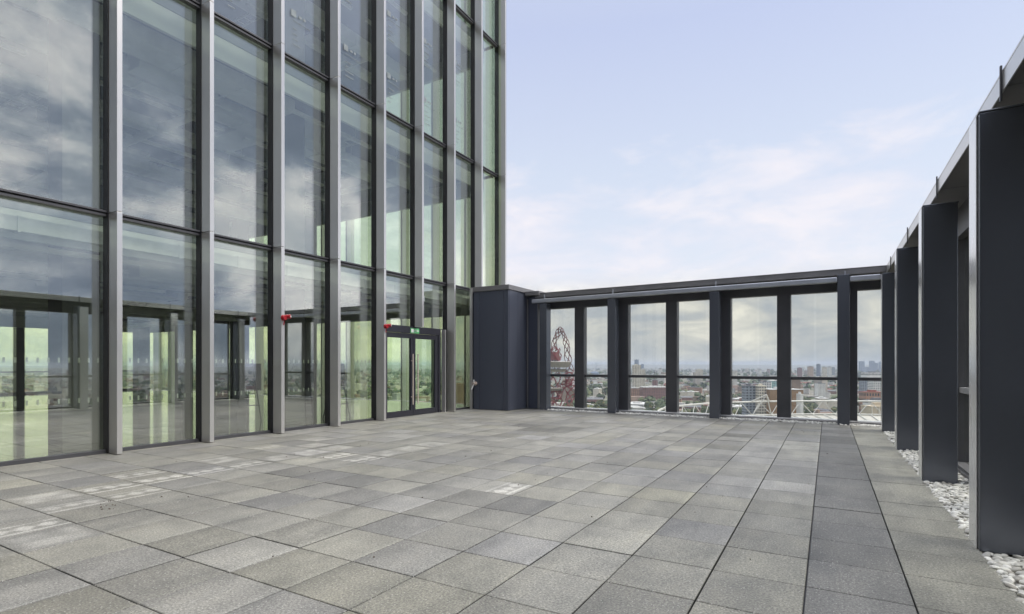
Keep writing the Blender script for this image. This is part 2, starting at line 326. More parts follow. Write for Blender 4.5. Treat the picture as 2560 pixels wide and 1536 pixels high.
# ------------------------------------------------------------------ terrace paving (structure)
TX0, TY0, TS = -0.13, 4.77, 0.6
rnd = random.Random(7)
def paving():
    FX, BX = -10.60, 1.05
    vs, fs, cols = [], [], []
    def quad(a, b, c, d, cl): 
        o = len(vs); vs.extend([a, b, c, d]); fs.append((o, o + 1, o + 2, o + 3)); cols.append(cl if isinstance(cl, list) else [cl] * 4)
    g, ch, dz = 0.0042, 0.004, 0.004
    sun_glints = {}  # tiles whose vertex colours carry painted glints of sunlight
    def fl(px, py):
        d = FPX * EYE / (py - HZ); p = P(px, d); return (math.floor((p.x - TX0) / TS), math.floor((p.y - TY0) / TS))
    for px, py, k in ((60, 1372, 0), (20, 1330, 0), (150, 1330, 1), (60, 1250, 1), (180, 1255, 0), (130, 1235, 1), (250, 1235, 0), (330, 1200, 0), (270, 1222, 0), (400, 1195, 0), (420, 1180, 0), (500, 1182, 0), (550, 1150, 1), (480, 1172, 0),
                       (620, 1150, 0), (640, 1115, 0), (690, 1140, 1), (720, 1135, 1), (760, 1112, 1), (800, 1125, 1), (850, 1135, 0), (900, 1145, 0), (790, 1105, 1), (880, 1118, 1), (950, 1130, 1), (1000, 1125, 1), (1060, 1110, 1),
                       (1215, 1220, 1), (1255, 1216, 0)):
        sun_glints[fl(px, py)] = k
    i0 = math.floor((FX - TX0) / TS); i1 = math.floor((BX - TX0) / TS)
    for i in range(i0, i1 + 1):
        for j in range(-24, 20):
            x0, x1 = max(TX0 + i * TS, FX), min(TX0 + (i + 1) * TS, BX + 0.03); y0, y1 = TY0 + j * TS, TY0 + (j + 1) * TS
            # far edge follows the parapet, which is not quite square to the paving
            ylim = 16.04 - 0.0368 * (0.5 * (x0 + x1) + 8.32)
            if y0 > ylim - 0.1 or x1 - x0 < 0.05: continue
            y1 = min(y1, ylim)
            x0 += g; x1 -= g; y0 += g; y1 -= g
            z = rnd.gauss(0, 0.0012)
            base = rnd.gauss(0.205, 0.016); warm = rnd.gauss(0.062, 0.03)
            cx, cyy = 0.5 * (x0 + x1), 0.5 * (y0 + y1)
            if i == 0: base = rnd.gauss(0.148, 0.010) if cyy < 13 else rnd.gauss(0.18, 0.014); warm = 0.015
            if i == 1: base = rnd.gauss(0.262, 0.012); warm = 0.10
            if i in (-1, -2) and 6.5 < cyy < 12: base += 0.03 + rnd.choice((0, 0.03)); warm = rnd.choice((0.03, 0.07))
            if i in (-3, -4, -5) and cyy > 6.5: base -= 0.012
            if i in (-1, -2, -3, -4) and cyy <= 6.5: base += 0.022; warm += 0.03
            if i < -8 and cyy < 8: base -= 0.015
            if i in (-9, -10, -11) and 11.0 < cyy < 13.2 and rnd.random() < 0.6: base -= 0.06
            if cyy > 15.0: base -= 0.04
            if rnd.random() < 0.10: base -= 0.035
            if rnd.random() < 0.10: base += 0.03
            base *= 0.87
            warm = max(0.0, warm); c0 = (base * (1.005 + 0.45 * warm), base * (0.995 + 0.30 * warm), base * (0.945 - 0.7 * warm), 1)
            k = sun_glints.get((i, j))
            X0, X1, Y0, Y1 = x0 + ch, x1 - ch, y0 + ch, y1 - ch
            ed = tuple(v * 0.75 for v in c0[:3]) + (1,)
            if k is None or x1 - x0 < 0.5 or y1 - y0 < 0.5:
                # pale lip along one long side, darker weathering along another, as splash and dirt leave it
                n = 8; lip = rnd.random(); dk = rnd.random()
                for a in range(n):
                    xa, xb = X0 + (X1 - X0) * a / n, X0 + (X1 - X0) * (a + 1) / n
                    def tone(u):
                        f = 1.0
                        if lip < 0.35: f += 0.22 * math.exp(-((1 - u) / 0.05) ** 2)
                        if dk < 0.55: f -= 0.20 * math.exp(-(u / 0.30) ** 2)
                        return tuple(v * f for v in c0[:3]) + (1,)
                    ta, tb = tone(a / n), tone((a + 1) / n)
                    quad((xa, Y0, z), (xb, Y0, z), (xb, Y1, z), (xa, Y1, z), [ta, tb, tb, ta])
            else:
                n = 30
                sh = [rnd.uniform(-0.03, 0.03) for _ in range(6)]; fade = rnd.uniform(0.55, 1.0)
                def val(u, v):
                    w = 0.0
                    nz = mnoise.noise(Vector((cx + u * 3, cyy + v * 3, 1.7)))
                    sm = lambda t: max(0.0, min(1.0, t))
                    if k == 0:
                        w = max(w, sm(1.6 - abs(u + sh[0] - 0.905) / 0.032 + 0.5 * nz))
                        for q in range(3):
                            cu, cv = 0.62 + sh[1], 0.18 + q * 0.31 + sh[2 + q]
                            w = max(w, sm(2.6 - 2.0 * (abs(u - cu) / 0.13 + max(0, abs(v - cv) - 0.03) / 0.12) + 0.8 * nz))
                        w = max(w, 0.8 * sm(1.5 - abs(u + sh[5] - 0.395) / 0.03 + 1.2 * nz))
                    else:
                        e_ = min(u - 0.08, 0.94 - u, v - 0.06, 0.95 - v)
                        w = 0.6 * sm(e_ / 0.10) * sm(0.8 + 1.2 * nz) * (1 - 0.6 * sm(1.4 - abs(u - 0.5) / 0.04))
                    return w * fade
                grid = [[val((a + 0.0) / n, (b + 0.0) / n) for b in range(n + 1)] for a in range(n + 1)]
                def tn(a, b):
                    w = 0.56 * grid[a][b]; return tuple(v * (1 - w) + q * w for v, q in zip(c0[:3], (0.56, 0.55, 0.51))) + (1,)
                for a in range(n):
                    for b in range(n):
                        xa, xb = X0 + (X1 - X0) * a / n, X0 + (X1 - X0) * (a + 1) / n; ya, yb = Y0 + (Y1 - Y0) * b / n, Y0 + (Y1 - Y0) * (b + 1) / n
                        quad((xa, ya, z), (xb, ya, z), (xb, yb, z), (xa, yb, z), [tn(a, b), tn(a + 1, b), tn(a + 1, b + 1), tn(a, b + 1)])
            for (ax, ay), (bx, by), (Ax, Ay), (Bx, By) in (((x0, y0), (x1, y0), (X0, Y0), (X1, Y0)), ((x1, y0), (x1, y1), (X1, Y0), (X1, Y1)), ((x1, y1), (x0, y1), (X1, Y1), (X0, Y1)), ((x0, y1), (x0, y0), (X0, Y1), (X0, Y0))):
                quad((ax, ay, z - dz), (bx, by, z - dz), (Bx, By, z), (Ax, Ay, z), ed)
                quad((ax, ay, z - 0.03), (bx, by, z - 0.03), (bx, by, z - dz), (ax, ay, z - dz), (0.03, 0.03, 0.03, 1))
    me = bpy.data.meshes.new('terrace_floor'); me.from_pydata(vs, [], fs); me.materials.append(M['stone'])
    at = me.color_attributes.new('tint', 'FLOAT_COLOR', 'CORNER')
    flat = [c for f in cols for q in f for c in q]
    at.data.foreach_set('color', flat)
    o = bpy.data.objects.new('terrace_floor', me); COL.objects.link(o); tag(o, kind='structure')
paving()
deck = MB(); deck.box(-10.6, 2.0, -12, 17.2, -0.5, -0.035)
tag(deck.build('terrace_deck', M['charcoal']), kind='structure')

# ------------------------------------------------------------------ glass tower
FXF, GX = -10.15, -10.58           # fin front, glass plane
PITCH, YK0 = 1.562, 4.49
LV = [0.0, 4.03, 8.41, 13.17, 17.75]
tower = empty('glass_tower', (-10.4, 4.0, 0), label='tall glass tower with silver vertical fins along the terrace', cat='tower')
T0 = Matrix.Translation((10.4, -4.0, 0))
def tp(mb, name, mat, bevel=0.0, parent=None, smooth=False):
    """link as a part of the tower, meshes written in world coordinates"""
    o = mb.build(name, mat, parent or tower, bevel, smooth); 
    if parent is None: o.data.transform(T0)
    else: o.data.transform(T0)
    return o
KS = list(range(-7, 9))
yk = lambda k: YK0 + PITCH * k
for k in KS:
    y = yk(k); b = MB(); z0 = 0.012
    if k == 5: z0 = 2.585
    if k >= 7: z0 = 0.02
    segs = [max(z0, LV[i] + (0.004 if i else 0)) for i in range(4)]
    for i in range(4):
        za, zb = segs[i], LV[i + 1] - 0.006
        if zb > za: b.box(-10.43, FXF, y, y + 0.082, za, zb)
    tp(b, 'fin', M['fin'], 0.004)
    g = MB(); g.box(-10.60, -10.432, y - 0.012, y + 0.075, z0, LV[4]); tp(g, 'gasket', M['gasket'])
b = MB()
b.box(-10.44, -10.30, 13.59, 13.64, 0.012, 2.57); b.box(-10.30, -10.22, 14.93, 14.985, 0.012, 4.02)
tp(b, 'door_side_fin', M['fin'], 0.003)
# transoms
for i, z in enumerate(LV[1:4]):
    for k in KS[:-1]:
        b = MB(); y0, y1 = yk(k) + 0.078, yk(k + 1) - 0.014
        b.box(-10.60, -10.47, y0, y1, z - 0.05, z - 0.012); b.box(-10.60, -10.50, y0, y1, z - 0.012, z + 0.012, 1); b.box(-10.60, -10.45, y0, y1, z + 0.012, z + 0.045)
        tp(b, 'transom', [M['charcoal'], M['gasket']], 0.002)
b = MB()
b.box(-10.60, -10.50, yk(-7), 10.85, 0.0, 0.06); b.box(-10.60, -10.50, 13.66, 16.9, 0.0, 0.06); tp(b, 'base_channel', M['charcoal'])
# panes, row by row; door bay is split
def pane(y0, y1, z0, z1, dots=False, film=False):
    d = MB(); yc_, zc_ = 0.5 * (y0 + y1), 0.5 * (z0 + z1)
    wz = Matrix.Translation((GX, yc_, zc_)) @ Matrix.Rotation(rnd.gauss(0, 0.0022), 4, 'Z') @ Matrix.Rotation(rnd.gauss(0, 0.0012), 4, 'Y') @ Matrix.Translation((-GX, -yc_, -zc_))
    d.box(GX - 0.03, GX, y0, y1, z0, z1, 0, mat=wz)
    if dots:
        n = int((y1 - y0) / 0.125)
        for z in (1.565, 0.905):
            for q in range(n):
                yy = y0 + 0.06 + q * (y1 - y0 - 0.12) / max(1, n - 1); d.box(GX - 0.034, GX - 0.0315, yy - 0.014, yy + 0.014, z - 0.04, z + 0.04, 1)
    if film:
        yc = 0.5 * (y0 + y1) - 0.15; fz = rnd.uniform(1.3, 1.5)
        for zc in (z0 + 1.0, z0 + 1.0 + 1.3 * fz):
            f0, f1 = GX + 0.006, GX + 0.008
            d.box(f0, f1, yc - 0.09, yc + 0.05, zc, zc + 0.15, 2)
            d.box(f0, f1, yc + 0.12, yc + 0.20, zc + 0.04, zc + 0.09, 2); d.box(f0, f1, yc + 0.25, yc + 0.31, zc + 0.04, zc + 0.1, 2)
            d.box(f0, f1, yc - 0.05, yc + 0.45, zc - 0.09, zc - 0.078, 2)
            for q in range(4): d.box(f0, f1, yc - 0.04, yc + rnd.uniform(0.05, 0.25), zc - 0.28 - q * 0.12, zc - 0.262 - q * 0.12, 2)
    tp(d, 'glass_pane', [M['glass'], M['dots'], M['film']])
for k in KS[:-1]:
    y0, y1 = yk(k) + 0.079, yk(k + 1) - 0.016
    for i in range(4):
        z0, z1 = LV[i] + (0.047 if i else 0.062), LV[i + 1] - 0.052
        if i == 0 and k in (4, 5): pane(y0, y1, 2.60, z1)
        elif i == 0: pane(y0, y1, z0, z1, dots=-2 <= k <= 3)
        else: pane(y0, y1, z0, z1, film=(i == 2 and 0 <= k <= 6))
b = MB(); b.box(GX - 0.03, GX, 13.66, yk(6) - 0.016, 0.062, 2.5); tp(b, 'glass_pane', M['glass'])
# double door
DX = -10.46
b = MB(); b.box(DX - 0.12, DX, 10.86, 10.98, 0.0, 2.58); b.box(DX - 0.12, DX, 13.47, 13.58, 0.0, 2.58); b.box(DX - 0.12, DX + 0.005, 10.982, 13.468, 2.40, 2.58)
b.box(DX - 0.12, DX, 10.86, yk(6) - 0.016, 2.582, 2.60); tp(b, 'door_frame', M['frame'], 0.003)
for y0, y1, hy in ((11.0, 12.29, 12.20), (12.30, 13.45, 12.42)):
    b = MB(); a, c = y0 + 0.0, y1 - 0.0
    sl, sr = (0.30, 0.10) if hy < 12.3 else (0.10, 0.14)
    sl = 0.22 if hy < 12.3 else 0.10
    b.box(DX - 0.09, DX - 0.02, a, a + sl, 0.01, 2.39); b.box(DX - 0.09, DX - 0.02, c - sr, c, 0.01, 2.39)
    b.box(DX - 0.09, DX - 0.021, a + sl, c - sr, 0.01, 0.17); b.box(DX - 0.09, DX - 0.021, a + sl, c - sr, 2.25, 2.39)
    lf = tp(b, 'door_leaf', M['frame'], 0.003)
    g = MB(); g.box(DX - 0.07, DX - 0.05, a + sl, c - sr, 0.17, 2.25); tp(g, 'door_pane', M['dglass'], parent=lf)
    h = MB(); h.tube((DX + 0.055, hy, 0.33), (DX + 0.055, hy, 1.80), 0.017, 10)
    for z in (0.55, 1.60): h.tube((DX - 0.02, hy, z), (DX + 0.055, hy, z), 0.010, 8)
    tp(h, 'door_handle', M['steel'], parent=lf, smooth=False)
# interior and the other elevations
XB, YE, YS = -35.0, 17.03, yk(-7)
b = MB(); b.box(XB, -10.61, YS, YE - 0.15, -0.3, 0.0); tp(b, 'interior_floor', M['ifloor'])
for z in LV[1:4]:
    b = MB(); b.box(XB + 0.05, -10.90, YS, YE - 0.3, z - 0.12, z + 0.16); tp(b, 'floor_slab', M['soffit'])
    b = MB(); b.box(-10.99, -10.91, YS, YE - 0.3, z - 0.58, z - 0.125); b.box(XB + 0.3, -11.0, YE - 0.45, YE - 0.31, z - 0.72, z - 0.125); b.box(XB + 0.10, XB + 0.22, YS, YE - 0.5, z - 0.7, z - 0.125)
    tp(b, 'bulkhead', M['bulk'])
b = MB(); b.box(XB - 0.2, FXF - 0.05, YS, YE + 0.1, LV[4], LV[4] + 0.5); tp(b, 'roof', M['soffit'])
for yc in (-4.95, -0.26, 4.43, 9.12, 13.81):
    for xc in (-12.3, -23.0):
        if (xc == -23.0 and yc < 4) or (xc == -12.3 and yc > 13): continue
        b = MB(); b.box(xc - 0.3, xc + 0.3, yc, yc + 0.6, 0.0, LV[4]); tp(b, 'column', M['concrete'], 0.01)
for xc in (-19.4, -24.1, -28.8, -33.0):
    b = MB(); b.box(xc - 0.3, xc + 0.3, 15.5, 16.1, 0.0, LV[4]); tp(b, 'column', M['concrete'], 0.01)
b = MB(); b.box(-28, -18.5, YS + 0.1, 3.2, 0.0, LV[4]); b.box(-19.0, -18.6, 3.2, 4.6, 2.3, 3.9); tp(b, 'core_wall', M['concrete'])
for li, z in enumerate(LV[1:4]):
    r2 = random.Random(20 + li)
    for q in range(7):
        x = -11.9 - q * 2.1 + r2.uniform(-0.5, 0.5); w = r2.choice((0.35, 0.55, 0.75)); h = r2.choice((0.22, 0.3, 0.4)); zc = z - 0.16 - r2.uniform(0.05, 0.25)
        ya, yb = r2.choice(((-5, 16), (1.5, 14.5), (5, 16.0), (-2, 9)))
        b = MB(); b.box(x, x + w, ya, yb, zc - h, zc)
        for q2 in range(int((yb - ya) / 1.2)): b.box(x - 0.02, x + w + 0.02, ya + q2 * 1.2, ya + q2 * 1.2 + 0.04, zc - h - 0.02, zc + 0.01)
        tp(b, 'ceiling_duct', M['duct'])
    for q in range(9):
        y = 0.5 + q * 1.75 + r2.uniform(-0.4, 0.4); b = MB(); zc = z - r2.uniform(0.35, 0.62)
        xa, xb = r2.choice(((-34, -11.5), (-22, -11.8), (-30, -14)))
        if q % 3 == 0:
            for e in (0, 0.3): b.box(xa, xb, y + e, y + e + 0.02, zc, zc + 0.06)
            for q2 in range(int((xb - xa) / 0.35)): b.box(xa + q2 * 0.35, xa + q2 * 0.35 + 0.03, y + 0.02, y + 0.3, zc, zc + 0.02)
            tp(b, 'cable_tray', M['duct'])
        else:
            b.tube((xa, y, zc), (xb, y, zc), 0.06 if q % 2 else 0.11, 8); tp(b, 'ceiling_pipe', M['darkduct'] if q % 2 else M['duct'])
    for q in range(6):
        b = MB(); x = -12.9; y = 2.0 + 3.9 * q if q < 4 else 0; xx = r2.uniform(-19, -15)
        if q < 4: b.box(x, x + 0.5, y, y + 1.7, z - 0.70, z - 0.14)
        else: b.box(xx, xx + 1.8, 5 + q, 5.9 + q, z - 0.55, z - 0.40)
        tp(b, 'fan_coil_unit', M['bulk'], 0.01)
    for q in range(7):
        b = MB(); x = -11.6 - q * 1.3; ya = r2.uniform(1, 5)
        for k_ in range(3):
            yb_ = ya + k_ * 4.2; b.box(x, x + 0.10, yb_, yb_ + 3.6, z - 0.62, z - 0.54); b.box(x + 0.04, x + 0.06, yb_ + 0.5, yb_ + 0.52, z - 0.54, z - 0.12); b.box(x + 0.04, x + 0.06, yb_ + 3.0, yb_ + 3.02, z - 0.54, z - 0.12)
        tp(b, 'linear_luminaire', M['duct'])
    for q in range(0):
        b = MB(); x, y = r2.uniform(-19, -12.5), r2.uniform(4, 14); b.box(x, x + 1.4, y, y + 0.9, z - 0.72, z - 0.42); b.box(x + 0.1, x + 1.3, y - 0.12, y, z - 0.68, z - 0.46)
        tp(b, 'fan_coil_unit', M['bulk'], 0.01)
for q in range(16):
    x = -11.75 - q * PITCH
    b = MB(); b.box(x - 0.04, x + 0.04, YE - 0.30, YE + 0.12, 0.0, LV[4]); tp(b, 'end_fin', M['fin'])
    b = MB(); b.box(x + 0.041, x + PITCH - 0.041 - (0.10 if q == 0 else 0), YE - 0.06, YE - 0.03, 0.02, LV[4]); tp(b, 'end_glass_pane', M['rglass'])
for z in LV[1:4]:
    b = MB(); b.box(XB, -10.65, YE - 0.10, YE - 0.062, z - 0.05, z + 0.05); tp(b, 'end_transom', M['charcoal'])
n = 12; wY = (YE - YS) / n
for q in range(n):
    y = YS + q * wY
    b = MB(); b.box(XB - 0.25, XB + 0.15, y - 0.16, y + 0.16, 0.0, LV[4]); tp(b, 'rear_fin', M['charcoal'])
    b = MB(); b.box(XB, XB + 0.03, y + 0.161, y + wY - 0.161, 0.02, LV[4]); tp(b, 'rear_glass_pane', M['rglass'])
b = MB(); b.box(XB - 0.02, XB + 0.08, YS + 0.2, YE, 1.08, 1.14); b.box(XB - 0.02, XB + 0.10, YS + 0.2, YE, 0.0, 0.10); tp(b, 'rear_rail', M['charcoal'])
b = MB(); b.box(XB, -10.6, YS - 0.3, YS - 0.05, 0, LV[4]); tp(b, 'south_wall', M['concrete'])
tower.children[-1].name = 'end_wall'

shade_wall = MB(); shade_wall.box(-10.55, 2.2, -5.6, -5.2, 0.0, 17.75); shade_wall.box(-10.55, 2.2, -5.2, -5.05, 0.0, 0.3, 1); tp(shade_wall, 'added_shade_wall', [M['winglass'], M['charcoal']])  # unseen wall added behind the camera to darken fins, columns and near floor
for q in range(8):
    b = MB(); b.box(-10.3 + q * 1.6, -10.22 + q * 1.6, -5.19, -4.95, 0.3, 17.7); tp(b, 'added_shade_wall_fin', M['fin'])  # fins on the added wall
# things on the facade
def alarm(y, z, label):
    e = empty('fire_alarm', (FXF, y, z), label=label, cat='fire alarm', group='red fire alarms on the fins')
    b = MB(); 
    def drum(x0, x1, r, n=18): b.tube((x0, 0, 0), (x1, 0, 0), r, n)
    drum(0.001, 0.035, 0.062); drum(0.036, 0.085, 0.052); b.build('body', M['red'], e, 0.004)
    b = MB(); b.tube((0.02, 0.03, 0.02), (0.12, 0.10, 0.03), 0.045, 16); b.build('sounder_horn', M['red'], e, 0.004)
    b = MB(); b.tube((0.122, 0.101, 0.03), (0.128, 0.105, 0.03), 0.020, 12); b.build('beacon_lens', M['white'], e)
    b = MB(); b.tube((0.03, 0.01, -0.055), (0.035, -0.01, -0.16), 0.012, 8); b.build('cable_tail', M['red'], e)
alarm(yk(2) + 0.04, 2.50, 'red fire alarm on the third silver fin from the left, left of the glass door')
alarm(yk(4) + 0.04, 2.50, 'red fire alarm on the fin right beside the glass double door')
es = empty('exit_sign', (DX + 0.006, 12.33, 2.475), label='small green and white exit pictogram sign above the double door', cat='exit sign')
b = MB(); b.box(0.0, 0.012, -0.19, 0.19, -0.072, 0.072); b.build('panel', M['green'], es, 0.002)
b = MB()
X0, X1 = 0.0125, 0.0145
b.box(X0, X1, -0.165, -0.055, -0.05, 0.05)                       # doorway
b.box(X0, X1, 0.055, 0.17, -0.012, 0.012)                         # arrow shaft
b.add([(X0, 0.055, 0), (X0, 0.10, 0.045), (X0, 0.10, -0.045), (X1, 0.055, 0), (X1, 0.10, 0.045), (X1, 0.10, -0.045)], [(0, 1, 2), (5, 4, 3), (0, 3, 4, 1), (1, 4, 5, 2), (2, 5, 3, 0)])
b.tube((X0, 0.012, 0.04), (X1, 0.012, 0.04), 0.011, 10)
mt = Matrix.Translation((0, 0.0, 0.0)) @ Matrix.Rotation(R(18), 4, 'X')
b.box(X0, X1, -0.012, 0.016, -0.012, 0.028, mat=mt)
for a, (oy, oz) in ((40, (-0.005, -0.01)), (-30, (0.006, -0.01)), (70, (0.0, 0.02)), (-60, (0.0, 0.02))):
    b.box(X0, X1, -0.005, 0.005, -0.045, 0.0, mat=Matrix.Translation((0, oy, oz)) @ Matrix.Rotation(R(a), 4, 'X'))
b.build('pictogram', M['white'], es)

# easels inside
def easel(x, y, rz, label):
    e = empty('easel', (x, y, 0.0), rz, label=label, cat='easel', group='easels inside the tower')
    for s in (-1, 1):
        b = MB(); b.tube((0.30 * s, -0.12, 0.0), (0.10 * s, 0.10, 1.62), 0.016, 8); b.build('leg', M['black'], e)
    b = MB(); b.tube((0, 0.55, 0.0), (0, 0.12, 1.60), 0.016, 8); b.build('leg', M['black'], e)
    b = MB(); b.tube((-0.27, -0.09, 0.42), (0.27, -0.09, 0.42), 0.014, 8); b.build('crossbar', M['black'], e)
    b = MB(); b.box(-0.32, 0.32, -0.055, -0.02, 0.80, 1.52, mat=Matrix.Rotation(R(-5), 4, 'X')); b.build('board', M['black'], e, 0.004)
easel(-13.2, 8.9, R(60), 'black easel with dark board seen through the third glass bay')
easel(-12.55, 10.15, R(25), 'black easel with dark board behind the bay between the two red alarms')
easel(-11.5, 10.45, R(100), 'black easel seen nearly edge on just left of the glass door')

# ------------------------------------------------------------------ dark metal enclosure in the corner
enc = empty('metal_enclosure', (-9.5, 15.6, 0), label='tall dark navy metal enclosure in the corner between tower and parapet', cat='enclosure')
TE = Matrix.Translation((9.5, -15.6, 0))
def ep(mb, name, mat, bev=0.0):
    o = mb.build(name, mat, enc, bev); o.data.transform(TE); return o
xs = [-10.22, -9.98, -9.06, -8.87]
for a, c in zip(xs, xs[1:]):
    b = MB(); b.box(a + 0.004, c - 0.004, 15.04, 15.10, 0.01, 3.90); ep(b, 'front_panel', M['navy'], 0.003)
ys = [15.10, 15.66, 16.25]
for a, c in zip(ys, ys[1:]):
    b = MB(); b.box(-8.93, -8.868, a + 0.004, c - 0.004, 0.01, 3.90); ep(b, 'side_panel', M['navy'], 0.003)
b = MB(); b.box(-10.2, -8.94, 15.11, 17.0, 0.0, 3.89); ep(b, 'core', M['charcoal'])
b = MB(); b.box(-10.30, -8.83, 15.0, 17.0, 3.905, 4.06); ep(b, 'coping', M['coping'], 0.006)
b = MB(); b.box(-8.83, -8.30, 16.05, 17.0, 3.80, 3.94); ep(b, 'coping_return', M['coping'], 0.006)
b = MB(); b.box(-8.86, -8.40, 16.30, 16.9, 0.0, 3.78); ep(b, 'recess_panel', M['navy'], 0.003)
b = MB(); b.box(-8.84, -8.80, 16.22, 16.26, 0.0, 3.7); b.box(-8.42, -8.38, 16.18, 16.28, 0.0, 3.7); ep(b, 'trim', M['coping'], 0.003)
tap = empty('wall_tap', (-10.14, 15.035, 0.86), label='grey wall tap with a lever on the dark metal enclosure', cat='tap')
b = MB(); b.tube((0, 0, 0), (0, -0.03, 0), 0.07, 16); b.tube((0, -0.03, 0), (0, -0.13, 0.0), 0.035, 12); b.build('body', M['steel'], tap, 0.004)
b = MB(); b.tube((0, -0.10, -0.02), (-0.05, -0.16, -0.20), 0.016, 10); b.build('spout', M['white'], tap)
b = MB(); b.tube((0, -0.10, 0.03), (0.02, -0.12, 0.12), 0.022, 10); b.build('lever', M['white'], tap)

# ------------------------------------------------------------------ far glazed parapet
A = -0.0368
fp = empty('glazed_parapet', (-8.32, 16.04, 0), math.atan(A), label='dark metal parapet with tall glass panes closing the far end of the terrace', cat='parapet', group='glazed parapets of the terrace')
LX = lambda X: (X + 8.32)
for X, top in ((-8.13, 3.50), (-5.74, 3.50), (-2.72, 3.50), (0.335, 3.70)):
    b = MB(); x = LX(X); b.box(x - 0.13, x + 0.13, 0.0, 0.30, 0.0, top); b.box(x - 0.135, x + 0.135, -0.004, 0.31, top, top + 0.012)
    b.build('post', M['slate'], fp, 0.006)
    b = MB(); b.box(x + 0.02, x + 0.05, 0.02, 0.05, 3.515, 3.80); b.build('post_pin', M['tube'], fp)
xe0, xe1 = LX(-8.40), LX(1.10)
b = MB(); b.box(xe0 - 0.15, LX(0.20), -0.03, 0.10, 3.53, 3.66); b.box(LX(0.47), xe1, -0.03, 0.10, 3.53, 3.66); b.build('top_tube', M['tube'], fp, 0.02)
b = MB()
for i in range(3):
    a = xe0 - 0.1 + i * (xe1 - xe0 + 0.1) / 3; c = xe0 - 0.1 + (i + 1) * (xe1 - xe0 + 0.1) / 3 + (0.16 if i == 2 else -0.006)
    b.box(a, c, 0.10, 0.78, 3.72, 3.86); b.box(a, c, 0.09, 0.79, 3.862, 3.876)
b.build('coping', M['coping'], fp, 0.004)
b = MB(); b.box(xe0, xe1 + 0.5, 0.52, 0.74, 3.365, 3.70); b.build('head_beam', M['charcoal'], fp, 0.005)
mc = [-7.06 + 1.505 * k for k in range(6)]
for X in mc:
    b = MB(); x = LX(X); b.box(x - 0.165, x + 0.165, 0.50, 0.75, 0.0, 3.363); b.build('mullion', M['charcoal'], fp, 0.006)
edges = [xe0] + [LX(X) for X in mc] + [xe1 + 0.5]
for a, c in zip(edges, edges[1:]):
    a2 = a + (0.167 if a != xe0 else 0); c2 = c - (0.167 if c != edges[-1] else 0)
    b = MB(); b.box(a2, c2, 0.615, 0.635, 0.075, 3.36); b.build('glass_pane', M['pglass'], fp)
    b = MB(); b.box(a2, c2, 0.56, 0.70, 1.085, 1.165); b.build('mid_rail', M['charcoal'], fp, 0.004)
b = MB(); b.box(xe0, xe1 + 0.5, 0.44, 0.498, -0.02, 0.04); b.build('sill', M['coping'], fp, 0.003)
b = MB(); b.box(xe0, xe1 + 0.5, 0.498, 0.76, -0.02, 0.0725); b.build('sill_channel', M['edge'], fp, 0.003)

# ------------------------------------------------------------------ side glazed parapet
sp_ = empty('glazed_parapet', (1.05, 5.66, 0), 0, label='dark parapet of broad columns with glass behind along the right side of the terrace', cat='parapet', group='glazed parapets of the terrace')
TS_ = Matrix.Translation((-1.05, -5.66, 0))
def rp(mb, name, mat, bev=0.0):
    o = mb.build(name, mat, sp_, bev); o.data.transform(TS_); return o
cols_y = [5.66 + 2.99 * k for k in range(-5, 4)]
for y in cols_y:
    b = MB(); b.box(1.052, 1.40, y, y + 0.30, 0.0, 3.515); b.box(1.045, 1.41, y - 0.006, y + 0.306, 3.517, 3.532)
    rp(b, 'column', M['slate'], 0.007)
    b = MB(); b.box(1.040, 1.050, y + 0.06, y + 0.31, 0.0, 3.515); rp(b, 'column_edge', M['edge'], 0.003)
    b = MB(); b.box(1.198, 1.213, y + 0.10, y + 0.125, 3.62, 3.905); rp(b, 'bracket', M['charcoal'], 0.003)
for y in cols_y:
    b = MB(); b.box(1.23, 2.0, y + 0.12, y + 2.99 + 0.11, 3.735, 3.85); rp(b, 'coping', M['coping'], 0.004)
    b = MB(); b.box(1.215, 2.01, y + 0.12, y + 2.99 + 0.11, 3.853, 3.872); b.box(1.216, 1.228, y + 0.12, y + 2.99 + 0.11, 3.70, 3.851); rp(b, 'coping_edge', M['fin'], 0.003)
b = MB(); b.box(1.62, 1.86, -9.2, 15.6, 3.33, 3.733); rp(b, 'head_beam', M['charcoal'], 0.005)
ym = [5.66 + 0.15 + 1.495 * k for k in range(-10, 7)]
for y in ym:
    b = MB(); b.box(1.60, 1.86, y - 0.12, y + 0.12, 0.0, 3.328); rp(b, 'mullion', M['charcoal'], 0.006)
for a, c in zip(ym, ym[1:]):
    b = MB(); b.box(1.72, 1.74, a + 0.122, c - 0.122, 0.075, 3.328); rp(b, 'glass_pane', M['pglass'])
    b = MB(); b.box(1.66, 1.80, a + 0.122, c - 0.122, 1.085, 1.165); rp(b, 'mid_rail', M['edge'], 0.004)
b = MB(); b.box(1.56, 1.598, -9.2, 15.6, -0.02, 0.05); rp(b, 'sill', M['charcoal'], 0.003)
b = MB(); b.box(1.60, 1.88, -9.2, 15.6, -0.02, 0.0725); rp(b, 'sill_channel', M['coping'], 0.003)

